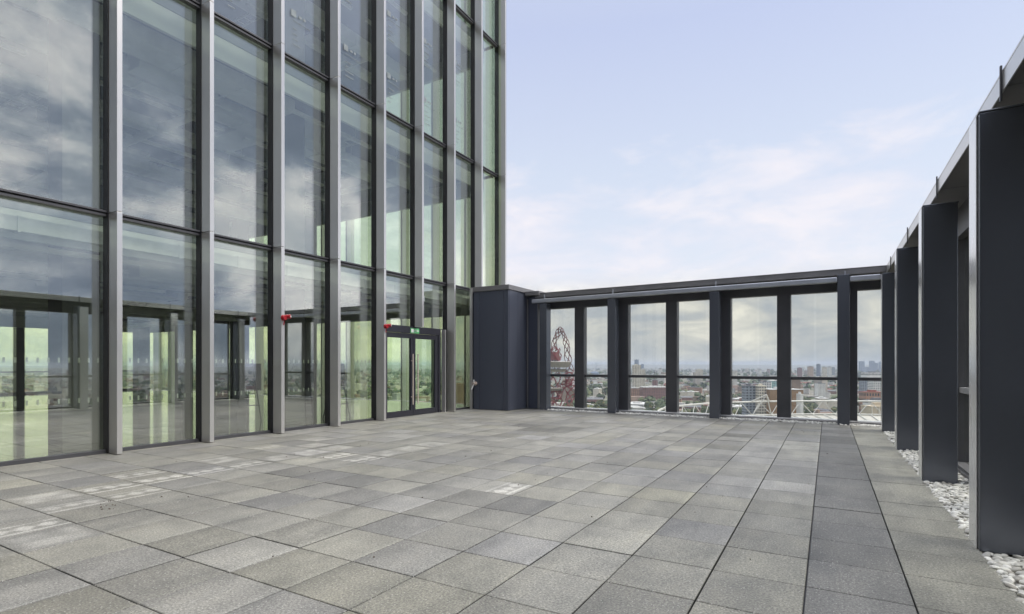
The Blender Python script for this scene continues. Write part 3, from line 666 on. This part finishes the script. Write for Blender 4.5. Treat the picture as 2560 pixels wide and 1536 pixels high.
# ------------------------------------------------------------------ pebbles (stuff)
def pebbles():
    r = random.Random(11)
    def ico(sub):
        bm = bmesh.new(); bmesh.ops.create_icosphere(bm, subdivisions=sub, radius=1.0)
        bm.verts.ensure_lookup_table(); v = [tuple(x.co) for x in bm.verts]; f = [tuple(y.index for y in x.verts) for x in bm.faces]; bm.free(); return v, f
    i2, i3 = ico(2), ico(3)
    i1 = ico(1)
    mb = MB()
    def stone(x, y, z, s, src):
        a, b_, c = s * r.uniform(0.8, 1.35), s * r.uniform(0.7, 1.0), s * r.uniform(0.42, 0.65)
        m = Matrix.Translation((x, y, z)) @ Matrix.Rotation(r.uniform(0, 6.28), 4, 'Z') @ Matrix.Rotation(r.gauss(0, 0.25), 4, 'X') @ Matrix.Rotation(r.gauss(0, 0.25), 4, 'Y') @ Matrix.Diagonal((a, b_, c, 1))
        k = r.uniform(0, 9)
        vs = []
        for p in src[0]:
            w = 1 + 0.16 * math.sin(2.1 * p[0] + k) * math.cos(1.7 * p[1] + k * 1.3)
            vs.append(m @ (Vector(p) * w))
        mb.add(vs, src[1])
    def strip(x0, x1, y0, y1, step, src, layers=2, rot=None):
        for L in range(layers):
            y = y0
            while y < y1:
                x = x0
                while x < x1:
                    px, py = x + r.uniform(-0.45, 0.45) * step, y + r.uniform(-0.45, 0.45) * step
                    if rot: px, py = rot(px, py)
                    if not (1.02 < px < 1.42 and any(cy0 - 0.02 < py < cy0 + 0.34 for cy0 in cols_y)) or px < 1.0:
                        stone(px, py, -0.028 + L * 0.024 + r.uniform(-0.006, 0.012), step * r.uniform(0.46, 0.66), src)
                    x += step
                y += step
    strip(1.085, 1.56, -2.0, 3.0, 0.075, i1)
    strip(1.085, 1.56, 3.0, 6.2, 0.056, i3)
    strip(1.085, 1.56, 6.2, 9.5, 0.056, i2)
    strip(1.085, 1.56, 9.5, 15.5, 0.062, i1)
    def rot(x, y): return (x, y + A * (x + 8.32))
    strip(-8.1, 1.1, 16.07, 16.46, 0.062, i1, rot=rot)
    o = mb.build('pebbles', M['pebble'], smooth=True); tag(o, 'white rounded pebbles in the strips along the parapets', 'pebbles', kind='stuff')
    b = MB(); b.box(1.06, 1.60, -9.0, 15.65, -0.034, -0.030)
    b.add([rot(x, y) + (-0.03,) for x, y in ((-8.4, 16.045), (1.3, 16.045), (1.3, 16.5), (-8.4, 16.5))], [(0, 1, 2, 3)])
    tag(b.build('pebble_bed', M['pebblebed']), kind='structure')
pebbles()
gr = MB(); r_g = random.Random(3)
for q in range(70):
    if q < 12: c = P(r_g.uniform(240, 290), r_g.uniform(5.6, 6.0))
    else: c = Vector((r_g.uniform(-9.5, 1.0), r_g.uniform(2.6, 14), 0))
    s_ = r_g.uniform(0.003, 0.008); gr.box(-s_, s_, -s_ * 0.8, s_ * 0.8, 0.0, s_ * 1.1, mat=Matrix.Translation((c.x, c.y, 0.001)) @ Matrix.Rotation(r_g.uniform(0, 3), 4, 'Z') @ Matrix.Rotation(0.3, 4, 'X'))
tag(gr.build('grit', M['bark']), 'tiny dark crumbs of grit scattered on the paving', 'grit', kind='stuff')

# ------------------------------------------------------------------ the city below
GZ = -80.0
g = MB(); g.add([(-30000, -30000, GZ), (30000, -30000, GZ), (30000, 30000, GZ), (-30000, 30000, GZ)], [(0, 1, 2, 3)])
tag(g.build('ground', M['ground']), kind='structure')

def box_at(px, D, w, dep, z0, z1, rz=None):
    """matrix for a box facing the terrace"""
    p = P(px, D); return Matrix.Translation((p.x, p.y, 0)) @ Matrix.Rotation(TH if rz is None else TH + rz, 4, 'Z')


def hero(name, px0, px1, ytop, D, wall, label, dep=None, rows=None, cols=None, roof='slate_roof', rz=0.0, win=True, extra=None, cat='building', group=None, band=None):
    w = (px1 - px0) / FPX * D; zt = EYE - (ytop - HZ) / FPX * D; h = zt - GZ; dep = dep or max(12, w * 0.6)
    c = P(0.5 * (px0 + px1), D + dep / 2, GZ)
    e = empty(name, c, TH + rz, label=label, cat=cat, group=group)
    b = MB(); b.box(-w / 2, w / 2, -dep / 2, dep / 2, 0, h); b.build('wall', M[wall], e)
    b = MB(); b.box(-w / 2 - 0.3, w / 2 + 0.3, -dep / 2 - 0.3, dep / 2 + 0.3, h, h + max(0.6, h * 0.012)); b.box(-w * 0.2, w * 0.15, -dep * 0.2, dep * 0.2, h + max(0.6, h * 0.012), h + 3.0)
    b.build('roof', M[roof], e)
    if win:
        rows = rows or max(3, int(h / 3.4)); cols = cols or max(3, int(w / 4.0)); rows = min(rows, 30); cols = min(cols, 16)
        for side in (0, 1):
            b = MB()
            for i in range(rows):
                for j in range(cols):
                    z0 = h * (i + 0.30) / rows; z1 = h * (i + 0.80) / rows; u0, u1 = (j + 0.22) / cols, (j + 0.78) / cols
                    if side == 0: b.box(-w / 2 + w * u0, -w / 2 + w * u1, -dep / 2 - 0.06, -dep / 2 + 0.2, z0, z1)
                    else: b.box(w / 2 - 0.2, w / 2 + 0.06, -dep / 2 + dep * u0, -dep / 2 + dep * u1, z0, z1); b.box(-w / 2 - 0.06, -w / 2 + 0.2, -dep / 2 + dep * u0, -dep / 2 + dep * u1, z0, z1)
            b.build('window_grid', M['winglass'], e)
    if band:
        b = MB()
        for t in range(int(w / 5) + 1):
            x = -w / 2 + t * 5.0; b.box(x, min(w / 2, x + 0.8), -dep / 2 - 0.5, -dep / 2, 0, h)
        b.build('rib', M[band], e)
    return e, w, dep, h

hero('brick_building', 1603, 1664, 969, 1250, 'brick_red', 'long red brick block with a grey roof behind the mid window posts', roof='pale_roof')
hero('brick_building', 1571, 1598, 971, 1300, 'brick_orange', 'orange brick building left of the long red brick block', roof='pale_roof')
hero('brick_building', 1631, 1643, 951, 1700, 'brick_red', 'small dark red brick tower above the long brick block', roof='slate_roof')
hero('tower_block', 1581, 1601, 914, 1500, 'cream_render', 'tall cream tower block in the third parapet pane', roof='cream_render')
hero('tower_block', 1602, 1612, 924, 1600, 'cream_render', 'shorter cream block right beside the tall cream tower', roof='pale_roof')
hero('skyscraper', 1587, 1596, 900, 4300, 'blue_glass_tower', 'dark blue skyscraper rising behind the tall cream tower block', win=False, dep=26)
hero('skyscraper', 1603, 1609, 911, 4600, 'blue_glass_tower', 'low blue tower on the skyline right of the dark blue skyscraper', win=False, dep=20)
hero('tower_block', 1647, 1655, 922, 2500, 'white_render', 'slim white tower block below the skyline in the third pane')
hero('apartment_building', 1740, 1756, 925, 2200, 'cream_render', 'squat cream apartment block on the skyline of the fourth pane', roof='cream_render')
hero('apartment_building', 1859, 1884, 966, 700, 'grey_blue_cladding', 'grey blue office block with a flat canopy roof behind the stadium', roof='slate_roof')
hero('apartment_building', 1892, 1911, 966, 690, 'cream_render', 'cream slab block between the grey blue and brown blocks', roof='cream_render')
hero('apartment_building', 1913, 1996, 975, 680, 'brown_cladding', 'wide brown clad block behind the stadium truss', roof='pale_roof', cols=16, rows=9, win=False)
hero('apartment_building', 1918, 1944, 953, 1350, 'teal_cladding', 'pale teal and white building beyond the brown block', roof='white_render', rows=8)
hero('apartment_building', 1996, 2003, 987, 660, 'white_render', 'narrow white stair tower at the end of the brown block', roof='white_render', win=False, dep=10)
for a, c, y, D, m, l in ((1994, 2004, 920, 3000, 'brick_red', 'brown tower block, leftmost of the skyline row in the sixth pane'), (2020, 2032, 917, 2900, 'tan_render', 'tan tower block second from left in the skyline row'),
                         (2042, 2050, 911, 3300, 'blue_glass_tower', 'dark blue tower, tallest of the skyline row in the sixth pane'), (2056, 2066, 918, 2700, 'cream_render', 'pale yellow tower block right of the dark blue tower'),
                         (2070, 2078, 918, 2750, 'white_render', 'white tower block near the right of the skyline row'), (2080, 2086, 919, 3200, 'grey_blue_cladding', 'blue grey tower block at the right end of the skyline row')):
    hero('tower_block', a, c, y, D, m, l)
for a, c, y, D, l in ((2150, 2158, 904, 5200, 'blue office tower, left one of the far business district'), (2176, 2183, 903, 5300, 'tallest blue office tower of the far business district'), (2183, 2191, 908, 5100, 'stepped blue office tower right of the tallest one'),
                      (2200, 2210, 905, 5200, 'blue office tower, right one of the far business district'), (2162, 2172, 918, 5400, 'low blue office block between the far office towers')):
    hero('skyscraper', a, c, y, D, 'blue_glass_tower', l, win=False, dep=45)
hero('arena', 2160, 2202, 932, 1600, 'white_render', 'wide white hall with a dark flat roof under the office towers', roof='slate_roof', rows=5)
hero('apartment_building', 2152, 2176, 951, 1300, 'grey_blue_cladding', 'grey green block left of the pale striped flats')
hero('apartment_building', 2176, 2214, 953, 1150, 'white_render', 'pale flats with dark stripes right of the grey green block')
hero('brick_building', 2156, 2204, 981, 800, 'brick_orange', 'low building with a dark red roof in the last pane', roof='red_tile', rows=5)
hero('apartment_building', 2166, 2218, 1003, 560, 'white_render', 'white and black modern flats above the ribbed hall', rows=12, cols=8)
hero('hall', 2165, 2222, 1018, 400, 'beige_ribs', 'beige ribbed hall at the lower right of the last pane', roof='beige_ribs', win=False, band='cream_render')
# domed arena with masts on the skyline
e = empty('domed_arena', P(1486, 3800, GZ), 0, label='dark blue domed drum with thin masts on the skyline of the second pane', cat='arena')
b = MB(); b.disc((0, 0, 0), 32, 32, 22, 24); b.disc((0, 0, 22), 32, 16, 9, 24); b.build('drum', M['blue_glass_tower'], e)
for dx in (-9, 5, 12):
    b = MB(); b.tube((dx, 0, 28), (dx * 1.5, 0, 92), 1.6, 5, 1.0); b.build('mast', M['grey_blue_cladding'], e)

# red lattice observation tower
def lattice_path(mb, pts, rads, nh=5, rb=0.45, turns=1.6, jit=0.0):
    pts = [Vector(p) for p in pts]; N = len(pts)
    rings = []
    up0 = None
    for i, p in enumerate(pts):
        t = (pts[min(i + 1, N - 1)] - pts[max(i - 1, 0)]).normalized()
        a = (Vector((0, 1, 0)) - t * t.y)
        a.normalize(); b_ = t.cross(a)
        rings.append((p, a, b_, rads[i]))
    for s in (1, -1):
        for h in range(nh):
            prev = None
            for i, (p, a, b_, r) in enumerate(rings):
                ang = 2 * math.pi * (h / nh + s * turns * i / (N - 1) / 1.0)
                q = p + a * (r * math.cos(ang)) + b_ * (r * math.sin(ang))
                if jit: q = q + Vector((mnoise.noise(q * 0.11), mnoise.noise(q * 0.13 + Vector((5, 1, 2))), mnoise.noise(q * 0.12 + Vector((9, 4, 7))))) * jit
                if prev is not None: mb.tube(prev, q, rb, 5, cap=False)
                prev = q
    for i, (p, a, b_, r) in enumerate(rings):
        if i % 4 == 0 and not jit:
            qs = [p + a * (r * math.cos(2 * math.pi * k / 8)) + b_ * (r * math.sin(2 * math.pi * k / 8)) for k in range(8)]
            for k in range(8): mb.tube(qs[k], qs[(k + 1) % 8], rb * 0.8, 5, cap=False)
DT = 600.0; SP = DT / FPX
lt = empty('lattice_tower', P(1386, DT, GZ), TH, label='red steel lattice observation tower with a tall looping arch', cat='tower')
def LT(px, py): return ((px - 1386) * SP, 0.0, (EYE - (py - HZ) * SP) - GZ)
def spline(ctrl, n):
    out_ = []
    c = [ctrl[0]] + ctrl + [ctrl[-1]]
    for i in range(1, len(c) - 2):
        for k in range(n):
            t = k / n
            out_.append(tuple(0.5 * ((2 * c[i][j]) + (-c[i - 1][j] + c[i + 1][j]) * t + (2 * c[i - 1][j] - 5 * c[i][j] + 4 * c[i + 1][j] - c[i + 2][j]) * t * t + (-c[i - 1][j] + 3 * c[i][j] - 3 * c[i + 1][j] + c[i + 2][j]) * t ** 3) for j in range(len(c[i]))))
    out_.append(ctrl[-1]); return out_
arch = spline([LT(1386, 905), LT(1386, 878), LT(1388, 850), LT(1394, 833), LT(1401, 827), LT(1408, 833), LT(1414, 850), LT(1418, 875), LT(1421, 905), LT(1424, 930)], 5)
b = MB(); lattice_path(b, arch, [4.3 - 1.7 * math.sin(math.pi * i / (len(arch) - 1)) for i in range(len(arch))], 4, 0.36, 2.9, 2.2); b.build('arch_lattice', M['latticegrey'], lt)
low = spline([LT(1424, 930), LT(1424, 955), LT(1428, 985), LT(1418, 1020), LT(1400, 1060), LT(1385, 1095)], 5)
b = MB(); lattice_path(b, low, [4.0 + 3.0 * i / len(low) for i in range(len(low))], 4, 0.42, 2.2, 4.0); b.build('leg_lattice', M['lattice'], lt)
low = spline([LT(1425, 950), LT(1408, 968), LT(1388, 988), LT(1368, 1012), LT(1352, 1045), LT(1345, 1096)], 5)
b = MB(); lattice_path(b, low, [4.0 + 3.2 * i / len(low) for i in range(len(low))], 4, 0.42, 2.2, 4.0); b.build('leg_lattice', M['lattice'], lt)
mast = spline([LT(1388, 870), LT(1386, 900), LT(1384, 940), LT(1382, 985), LT(1384, 1030), LT(1388, 1096)], 5)
b = MB(); lattice_path(b, mast, [6.0 + 4.5 * i / len(mast) for i in range(len(mast))], 4, 0.42, 1.8, 4.0); b.build('mast_lattice', M['lattice'], lt)
for px, py, r, h in ((1384, 919, 20.0, 6.0), (1386, 930, 14.0, 2.6), (1378, 976, 12.0, 2.4)):
    x, y, z = LT(px, py); b = MB(); b.disc((x, y, z), r * 0.84, r, h, 28); b.disc((x, y, z + h), r * 0.98, r * 0.9, 0.5, 28); b.build('deck', M['deckgrey'], lt)
x, y, z = LT(1386, 901); b = MB(); b.disc((x, y, z), 7.0, 5.0, 9.0, 20); b.build('drum', M['latticegrey'], lt)

# stadium with a white ring truss
st = empty('stadium', P(1280, 222, GZ) + (P(1280, 1222, 0) - P(1280, 222, 0)).normalized() * 0, TH, label='oval stadium with a white triangulated ring truss and pale roof', cat='stadium')
CX, AX, AY = 178.0, 116.0, 90.0
def el(t, s=1.0, z=0.0): return (CX + AX * s * math.cos(t), AY * s * math.sin(t), z - GZ)
NS = 112
ch = MB(); bc = MB(); dg = MB(); rf = MB(); ribs = MB(); bw = MB(); ob = MB()
for i in range(NS):
    t0, t1 = 2 * math.pi * i / NS, 2 * math.pi * (i + 1) / NS
    ch.tube(el(t0, 1, -19.6), el(t1, 1, -19.6), 0.50, 6, cap=False); bc.tube(el(t0, 0.985, -27.0), el(t1, 0.985, -27.0), 0.45, 6, cap=False)
    rf.add([el(t0, 0.985, -27.6), el(t1, 0.985, -27.6), el(t1, 0.62, -33.0), el(t0, 0.62, -33.0)], [(0, 1, 2, 3)])
    rf.add([el(t0, 0.985, -28.2), el(t1, 0.985, -28.2), el(t1, 0.62, -33.6), el(t0, 0.62, -33.6)], [(3, 2, 1, 0)])
    ribs.tube(el(t0, 0.985, -27.2), el(t0, 0.62, -32.7), 0.28, 5, cap=False)
    bw.add([el(t0, 0.96, -36), el(t1, 0.96, -36), el(t1, 0.5, -66), el(t0, 0.5, -66)], [(3, 2, 1, 0)])
    ob.add([el(t0, 0.97, -36), el(t1, 0.97, -36), el(t1, 0.97, -80), el(t0, 0.97, -80)], [(0, 1, 2, 3)])
    ob.add([el(t0, 0.98, -28.3), el(t1, 0.98, -28.3), el(t1, 0.955, -36), el(t0, 0.955, -36)], [(0, 1, 2, 3)], 1)
    if i % 2 == 0:
        tm = 0.5 * (t0 + t1 + 0) + math.pi / NS
        dg.tube(el(t0, 1, -19.8), el(t1, 0.985, -27.0), 0.22, 5, cap=False); dg.tube(el(t1, 0.985, -27.0), el(t1 + 2 * math.pi / NS, 1, -19.8), 0.22, 5, cap=False)
    if i % 14 == 5:   # lamp frames on the ring
        t2 = t0 + 4 * math.pi / NS; q = el(0.5 * (t0 + t2), 0.95, -15.5)
        for a_ in (t0, t2): dg.tube(el(a_, 1, -19.6), q, 0.4, 5); dg.tube(el(a_, 0.985, -27), q, 0.3, 5)
ch.build('top_chord', M['wsteel'], st); bc.build('bottom_chord', M['wsteel'], st); dg.build('diagonal_truss', M['wsteel'], st)
rf.build('roof_membrane', M['membrane'], st); ribs.build('roof_rib', M['wsteel'], st); bw.build('seating_bowl', M['seats'], st); ob.build('outer_wall', [M['seats'], M['darkstand']], st)
b = MB(); p0 = (83 - 0, 55, 0)
for px in (1867,):
    q = P(px, 330, 0); 
# road far below the side parapet
rd = MB(); c0 = P(2330, 430, GZ + 0.05); dv = Vector((0.55, 0.83, 0)).normalized(); sd_ = Vector((dv.y, -dv.x, 0))
rd.add([c0 - dv * 500 - sd_ * 11, c0 - dv * 500 + sd_ * 11, c0 + dv * 900 + sd_ * 11, c0 + dv * 900 - sd_ * 11], [(0, 1, 2, 3)])
tag(rd.build('road', M['road']), kind='structure')

# individual far-off buildings and trees one can pick out
rc = random.Random(5)
def copy_tree(o):
    c = o.copy(); COL.objects.link(c)
    for ch_ in o.children:
        d = ch_.copy(); COL.objects.link(d); d.parent = c
    return c
def block_proto(name, w, d, h, wall, roof, label, pitched, group):
    e = empty(name, (0, 0, -500), label=label, cat='house' if pitched else 'building', group=group)
    b = MB(); b.box(-w / 2, w / 2, -d / 2, d / 2, 0, h); b.build('wall', M[wall], e)
    b = MB()
    if pitched:
        r_ = h + d * 0.32
        b.add([(-w / 2 - .3, -d / 2 - .3, h), (w / 2 + .3, -d / 2 - .3, h), (w / 2 + .3, d / 2 + .3, h), (-w / 2 - .3, d / 2 + .3, h), (-w / 2 - .3, 0, r_), (w / 2 + .3, 0, r_)], [(0, 1, 5, 4), (2, 3, 4, 5), (1, 2, 5), (3, 0, 4), (3, 2, 1, 0)])
        for k in range(3): b.box(-w / 3 + k * w / 3 - 0.5, -w / 3 + k * w / 3 + 0.5, -0.5, 0.5, r_ - 1.0, r_ + 1.4)
    else:
        b.box(-w / 2 - .3, w / 2 + .3, -d / 2 - .3, d / 2 + .3, h, h + 0.8); b.box(-w * .2, w * .1, -d * .2, d * .2, h + 0.8, h + 3)
    b.build('roof', M[roof], e)
    b = MB(); rows, cols = max(2, int(h / 3.3)), max(4, int(w / 4))
    for i in range(rows):
        for j in range(cols):
            for s in (-1, 1): b.box(-w / 2 + w * (j + .25) / cols, -w / 2 + w * (j + .75) / cols, s * d / 2 - 0.05, s * d / 2 + 0.05, h * (i + .3) / rows, h * (i + .75) / rows)
    b.build('window_grid', M['winglass'], e)
    return e
protos = [block_proto('terraced_houses', 46, 11, 8, 'brick_orange', 'red_tile', 'row of brick houses with red pitched roofs among the trees', True, 'brick terraces in the city'),
          block_proto('terraced_houses', 52, 12, 8, 'brick_red', 'slate_roof', 'row of dark brick houses with slate roofs among the trees', True, 'slate roofed terraces in the city'),
          block_proto('warehouse', 64, 34, 9, 'pale_concrete', 'pale_roof', 'low pale flat-roofed shed in the city below', False, 'pale sheds in the city'),
          block_proto('apartment_building', 36, 16, 20, 'cream_render', 'pale_roof', 'mid-rise cream flats in the city below', False, 'cream flats in the city'),
          block_proto('apartment_building', 40, 18, 17, 'brick_orange', 'slate_roof', 'mid-rise brown brick flats in the city below', False, 'brick flats in the city'),
          block_proto('tower_block', 22, 20, 52, 'white_render', 'slate_roof', 'pale high-rise flats standing out of the city', False, 'pale tower blocks in the city')]
used = set(); spots = []
def free(p, rr):
    for q, r_ in spots:
        if (p.x - q.x) ** 2 + (p.y - q.y) ** 2 < (rr + r_) ** 2: return False
    return True
spots.append((P(1280 + 178 / 222 * FPX, 222), 120)); spots.append((P(1386, 600), 45))
for ob_ in [o for o in COL.objects if o.parent is None and o.get('category') in ('building', 'arena', 'hall')]: spots.append((ob_.location.copy(), 30))
cnt = 0
tries = 0
while cnt < 190 and tries < 6000:
    tries += 1
    D = 420 * (2600 / 420) ** (rc.random() ** 0.9); px = rc.choice((rc.uniform(1330, 2230), rc.uniform(1330, 2230), rc.uniform(-100, 900)))
    p = P(px, D, GZ)
    if 1330 < px < 1600 and D < 750 or px > 1600 and D < 620: continue
    k = rc.choices(range(6), (4, 4, 3, 3, 3, 0.9))[0]
    if k == 5 and D < 1000 or k in (3, 4) and D < 900: continue
    if D < 900 and k == 3 and rc.random() < 0.6: continue
    rr = (26, 29, 38, 22, 24, 16)[k]
    if not free(p, rr): continue
    spots.append((p, rr))
    o = protos[k] if k not in used else copy_tree(protos[k]); used.add(k)
    o.location = p; o.rotation_euler = (0, 0, TH + rc.choice((0, 0.3, -0.4, 1.57, 1.2)) + rc.uniform(-0.1, 0.1)); s = rc.uniform(0.65, 1.0); o.scale = (s, s, s)
    cnt += 1

def crown(mb, c, r, h, n, rr, mi=0, sz=0.30):
    for _ in range(n):
        while True:
            p = Vector((rr.uniform(-1, 1), rr.uniform(-1, 1), rr.uniform(-1, 1)))
            if 0.15 < p.length < 1: break
        lump = 0.78 + 0.35 * mnoise.noise(Vector((p.x * 1.7 + c[0], p.y * 1.7 + c[1], p.z * 1.7)))
        q = Vector(c) + Vector((p.x * r * lump, p.y * r * lump, p.z * h * lump))
        s = r * sz * rr.uniform(0.6, 1.3); nrm = (p + Vector((rr.gauss(0, .5), rr.gauss(0, .5), 0.6 + rr.gauss(0, .4)))).normalized()
        a = nrm.orthogonal().normalized(); b_ = nrm.cross(a); k0 = rr.uniform(0, 6.28)
        ring = [q + (a * math.cos(k0 + k * 1.257) + b_ * math.sin(k0 + k * 1.257)) * s * rr.uniform(0.7, 1.2) for k in range(5)]
        mb.add([q + nrm * s * 0.35] + ring, [(0, 1 + k, 1 + (k + 1) % 5) for k in range(5)], mi)
tree_protos = []
for k, (r, h, lab) in enumerate(((6.0, 5.5, 'dense round-crowned green tree in the park below'), (5.0, 7.5, 'tall narrow green tree in the park below'), (7.0, 5.0, 'broad yellow green tree in the park below'))):
    rr = random.Random(50 + k); b = MB()
    b.tube((0, 0, 0), (0.3, 0.1, h * 0.9), 0.45, 7, 0.28, 1)
    for a_ in range(5): b.tube((0.2, 0, h * 0.7), (r * .6 * math.cos(a_ * 1.26), r * .6 * math.sin(a_ * 1.26), h * 1.2), 0.22, 5, 0.08, 1)
    crown(b, (0, 0, h * 1.25), r, h * 0.85, 170, rr)
    o = b.build('park_tree', [M['leaf'], M['bark']]); tag(o, lab, 'tree', 'trees of kind %s in the park' % ('one', 'two', 'three')[k]); tree_protos.append(o)
    o['group'] = ('round trees in the park', 'narrow trees in the park', 'broad trees in the park')[k]
cnt = 0; usedt = set(); tries = 0
while cnt < 290 and tries < 9000:
    tries += 1
    px, D = rc.uniform(1380, 2225), rc.uniform(400, 1000); p = P(px, D, GZ)
    if not free(p, 5): continue
    if mnoise.noise(Vector((p.x * 0.006, p.y * 0.006, 3.3))) < -0.05: continue
    k = rc.randrange(3); o = tree_protos[k] if k not in usedt else tree_protos[k].copy()
    if k in usedt: COL.objects.link(o)
    usedt.add(k); s = rc.uniform(0.8, 1.5); o.location = p; o.scale = (s, s, s * rc.uniform(0.9, 1.15)); o.rotation_euler = (0, 0, rc.uniform(0, 6.28)); cnt += 1

# the far mass of the city and its trees
mb = MB(); rr = random.Random(77)
for _ in range(9500):
    ang = rr.uniform(-2.3, 1.9); D = 500 * (11000 / 500) ** (rr.random() ** 0.75)
    p = Vector((math.sin(-TH + ang) * D, math.cos(-TH + ang) * D, GZ))
    if D < 2600 and not free(p, 12): continue
    w, d = rr.uniform(8, 26) * (1 + D / 6000), rr.uniform(8, 16) * (1 + D / 6000); h = rr.choice((6, 7, 8, 9, 11, 14)) * rr.uniform(0.8, 1.2)
    if rr.random() < 0.03: h = rr.uniform(25, 60); w = d = rr.uniform(16, 26)
    mb.box(-w / 2, w / 2, -d / 2, d / 2, 0, h, mat=Matrix.Translation(p) @ Matrix.Rotation(rr.uniform(0, 3.1), 4, 'Z'))
tag(mb.build('distant_city', M['city']), 'sprawl of low distant city buildings out to the horizon', 'city', kind='stuff')
mb = MB()
for _ in range(9000):
    ang = rr.uniform(-2.0, 1.7); D = 450 * (7000 / 450) ** (rr.random() ** 0.8)
    p = Vector((math.sin(-TH + ang) * D, math.cos(-TH + ang) * D, GZ))
    if mnoise.noise(Vector((p.x * 0.0035, p.y * 0.0035, 8.1))) < -0.14: continue
    if D < 2600 and not free(p, 6): continue
    r = rr.uniform(4.5, 9) * (1 + D / 4000)
    crown(mb, (p.x, p.y, GZ + r * 0.8), r * 1.15, r * 0.75, 16 if D < 1600 else 7, rr, sz=0.55)
tag(mb.build('woodland', M['leaf']), 'dark green tree belts threading through the distant city', 'woodland', kind='stuff')
# low hills on the horizon
mb = MB(); N = 160; prof = []
for i in range(N + 1):
    ang = -2.4 + 4.4 * i / N; D = 13500
    h = 66 + 34 * mnoise.noise(Vector((ang * 2.2, 0, 5))) + 12 * mnoise.noise(Vector((ang * 9, 1, 5)))
    prof.append((ang, h))
for (a0, h0), (a1, h1) in zip(prof, prof[1:]):
    q = []
    for a_, h_ in ((a0, h0), (a1, h1)):
        for D, z in ((11500, 0), (13500, h_), (16500, 0)): q.append((math.sin(-TH + a_) * D, math.cos(-TH + a_) * D, GZ + z))
    mb.add(q, [(0, 3, 4, 1), (1, 4, 5, 2)])
tag(mb.build('hills', M['ground'], smooth=True), kind='structure')

# ------------------------------------------------------------------ haze
HAZE = 1.0e-4
hz = MB(); hz.box(-22000, 22000, -22000, 22000, GZ - 1.0, 60.0)
m = bpy.data.materials.new('haze'); m.use_nodes = True; m.node_tree.nodes.clear()
o_ = nn(m.node_tree, 'ShaderNodeOutputMaterial'); pv = nn(m.node_tree, 'ShaderNodeVolumePrincipled')
pv.inputs['Color'].default_value = (0.80, 0.87, 1.0, 1); pv.inputs['Density'].default_value = HAZE; pv.inputs['Anisotropy'].default_value = 0.2
m.node_tree.links.new(pv.outputs[0], o_.inputs['Volume'])
tag(hz.build('haze', m), 'pale bluish air over the distant city', 'haze', kind='stuff')
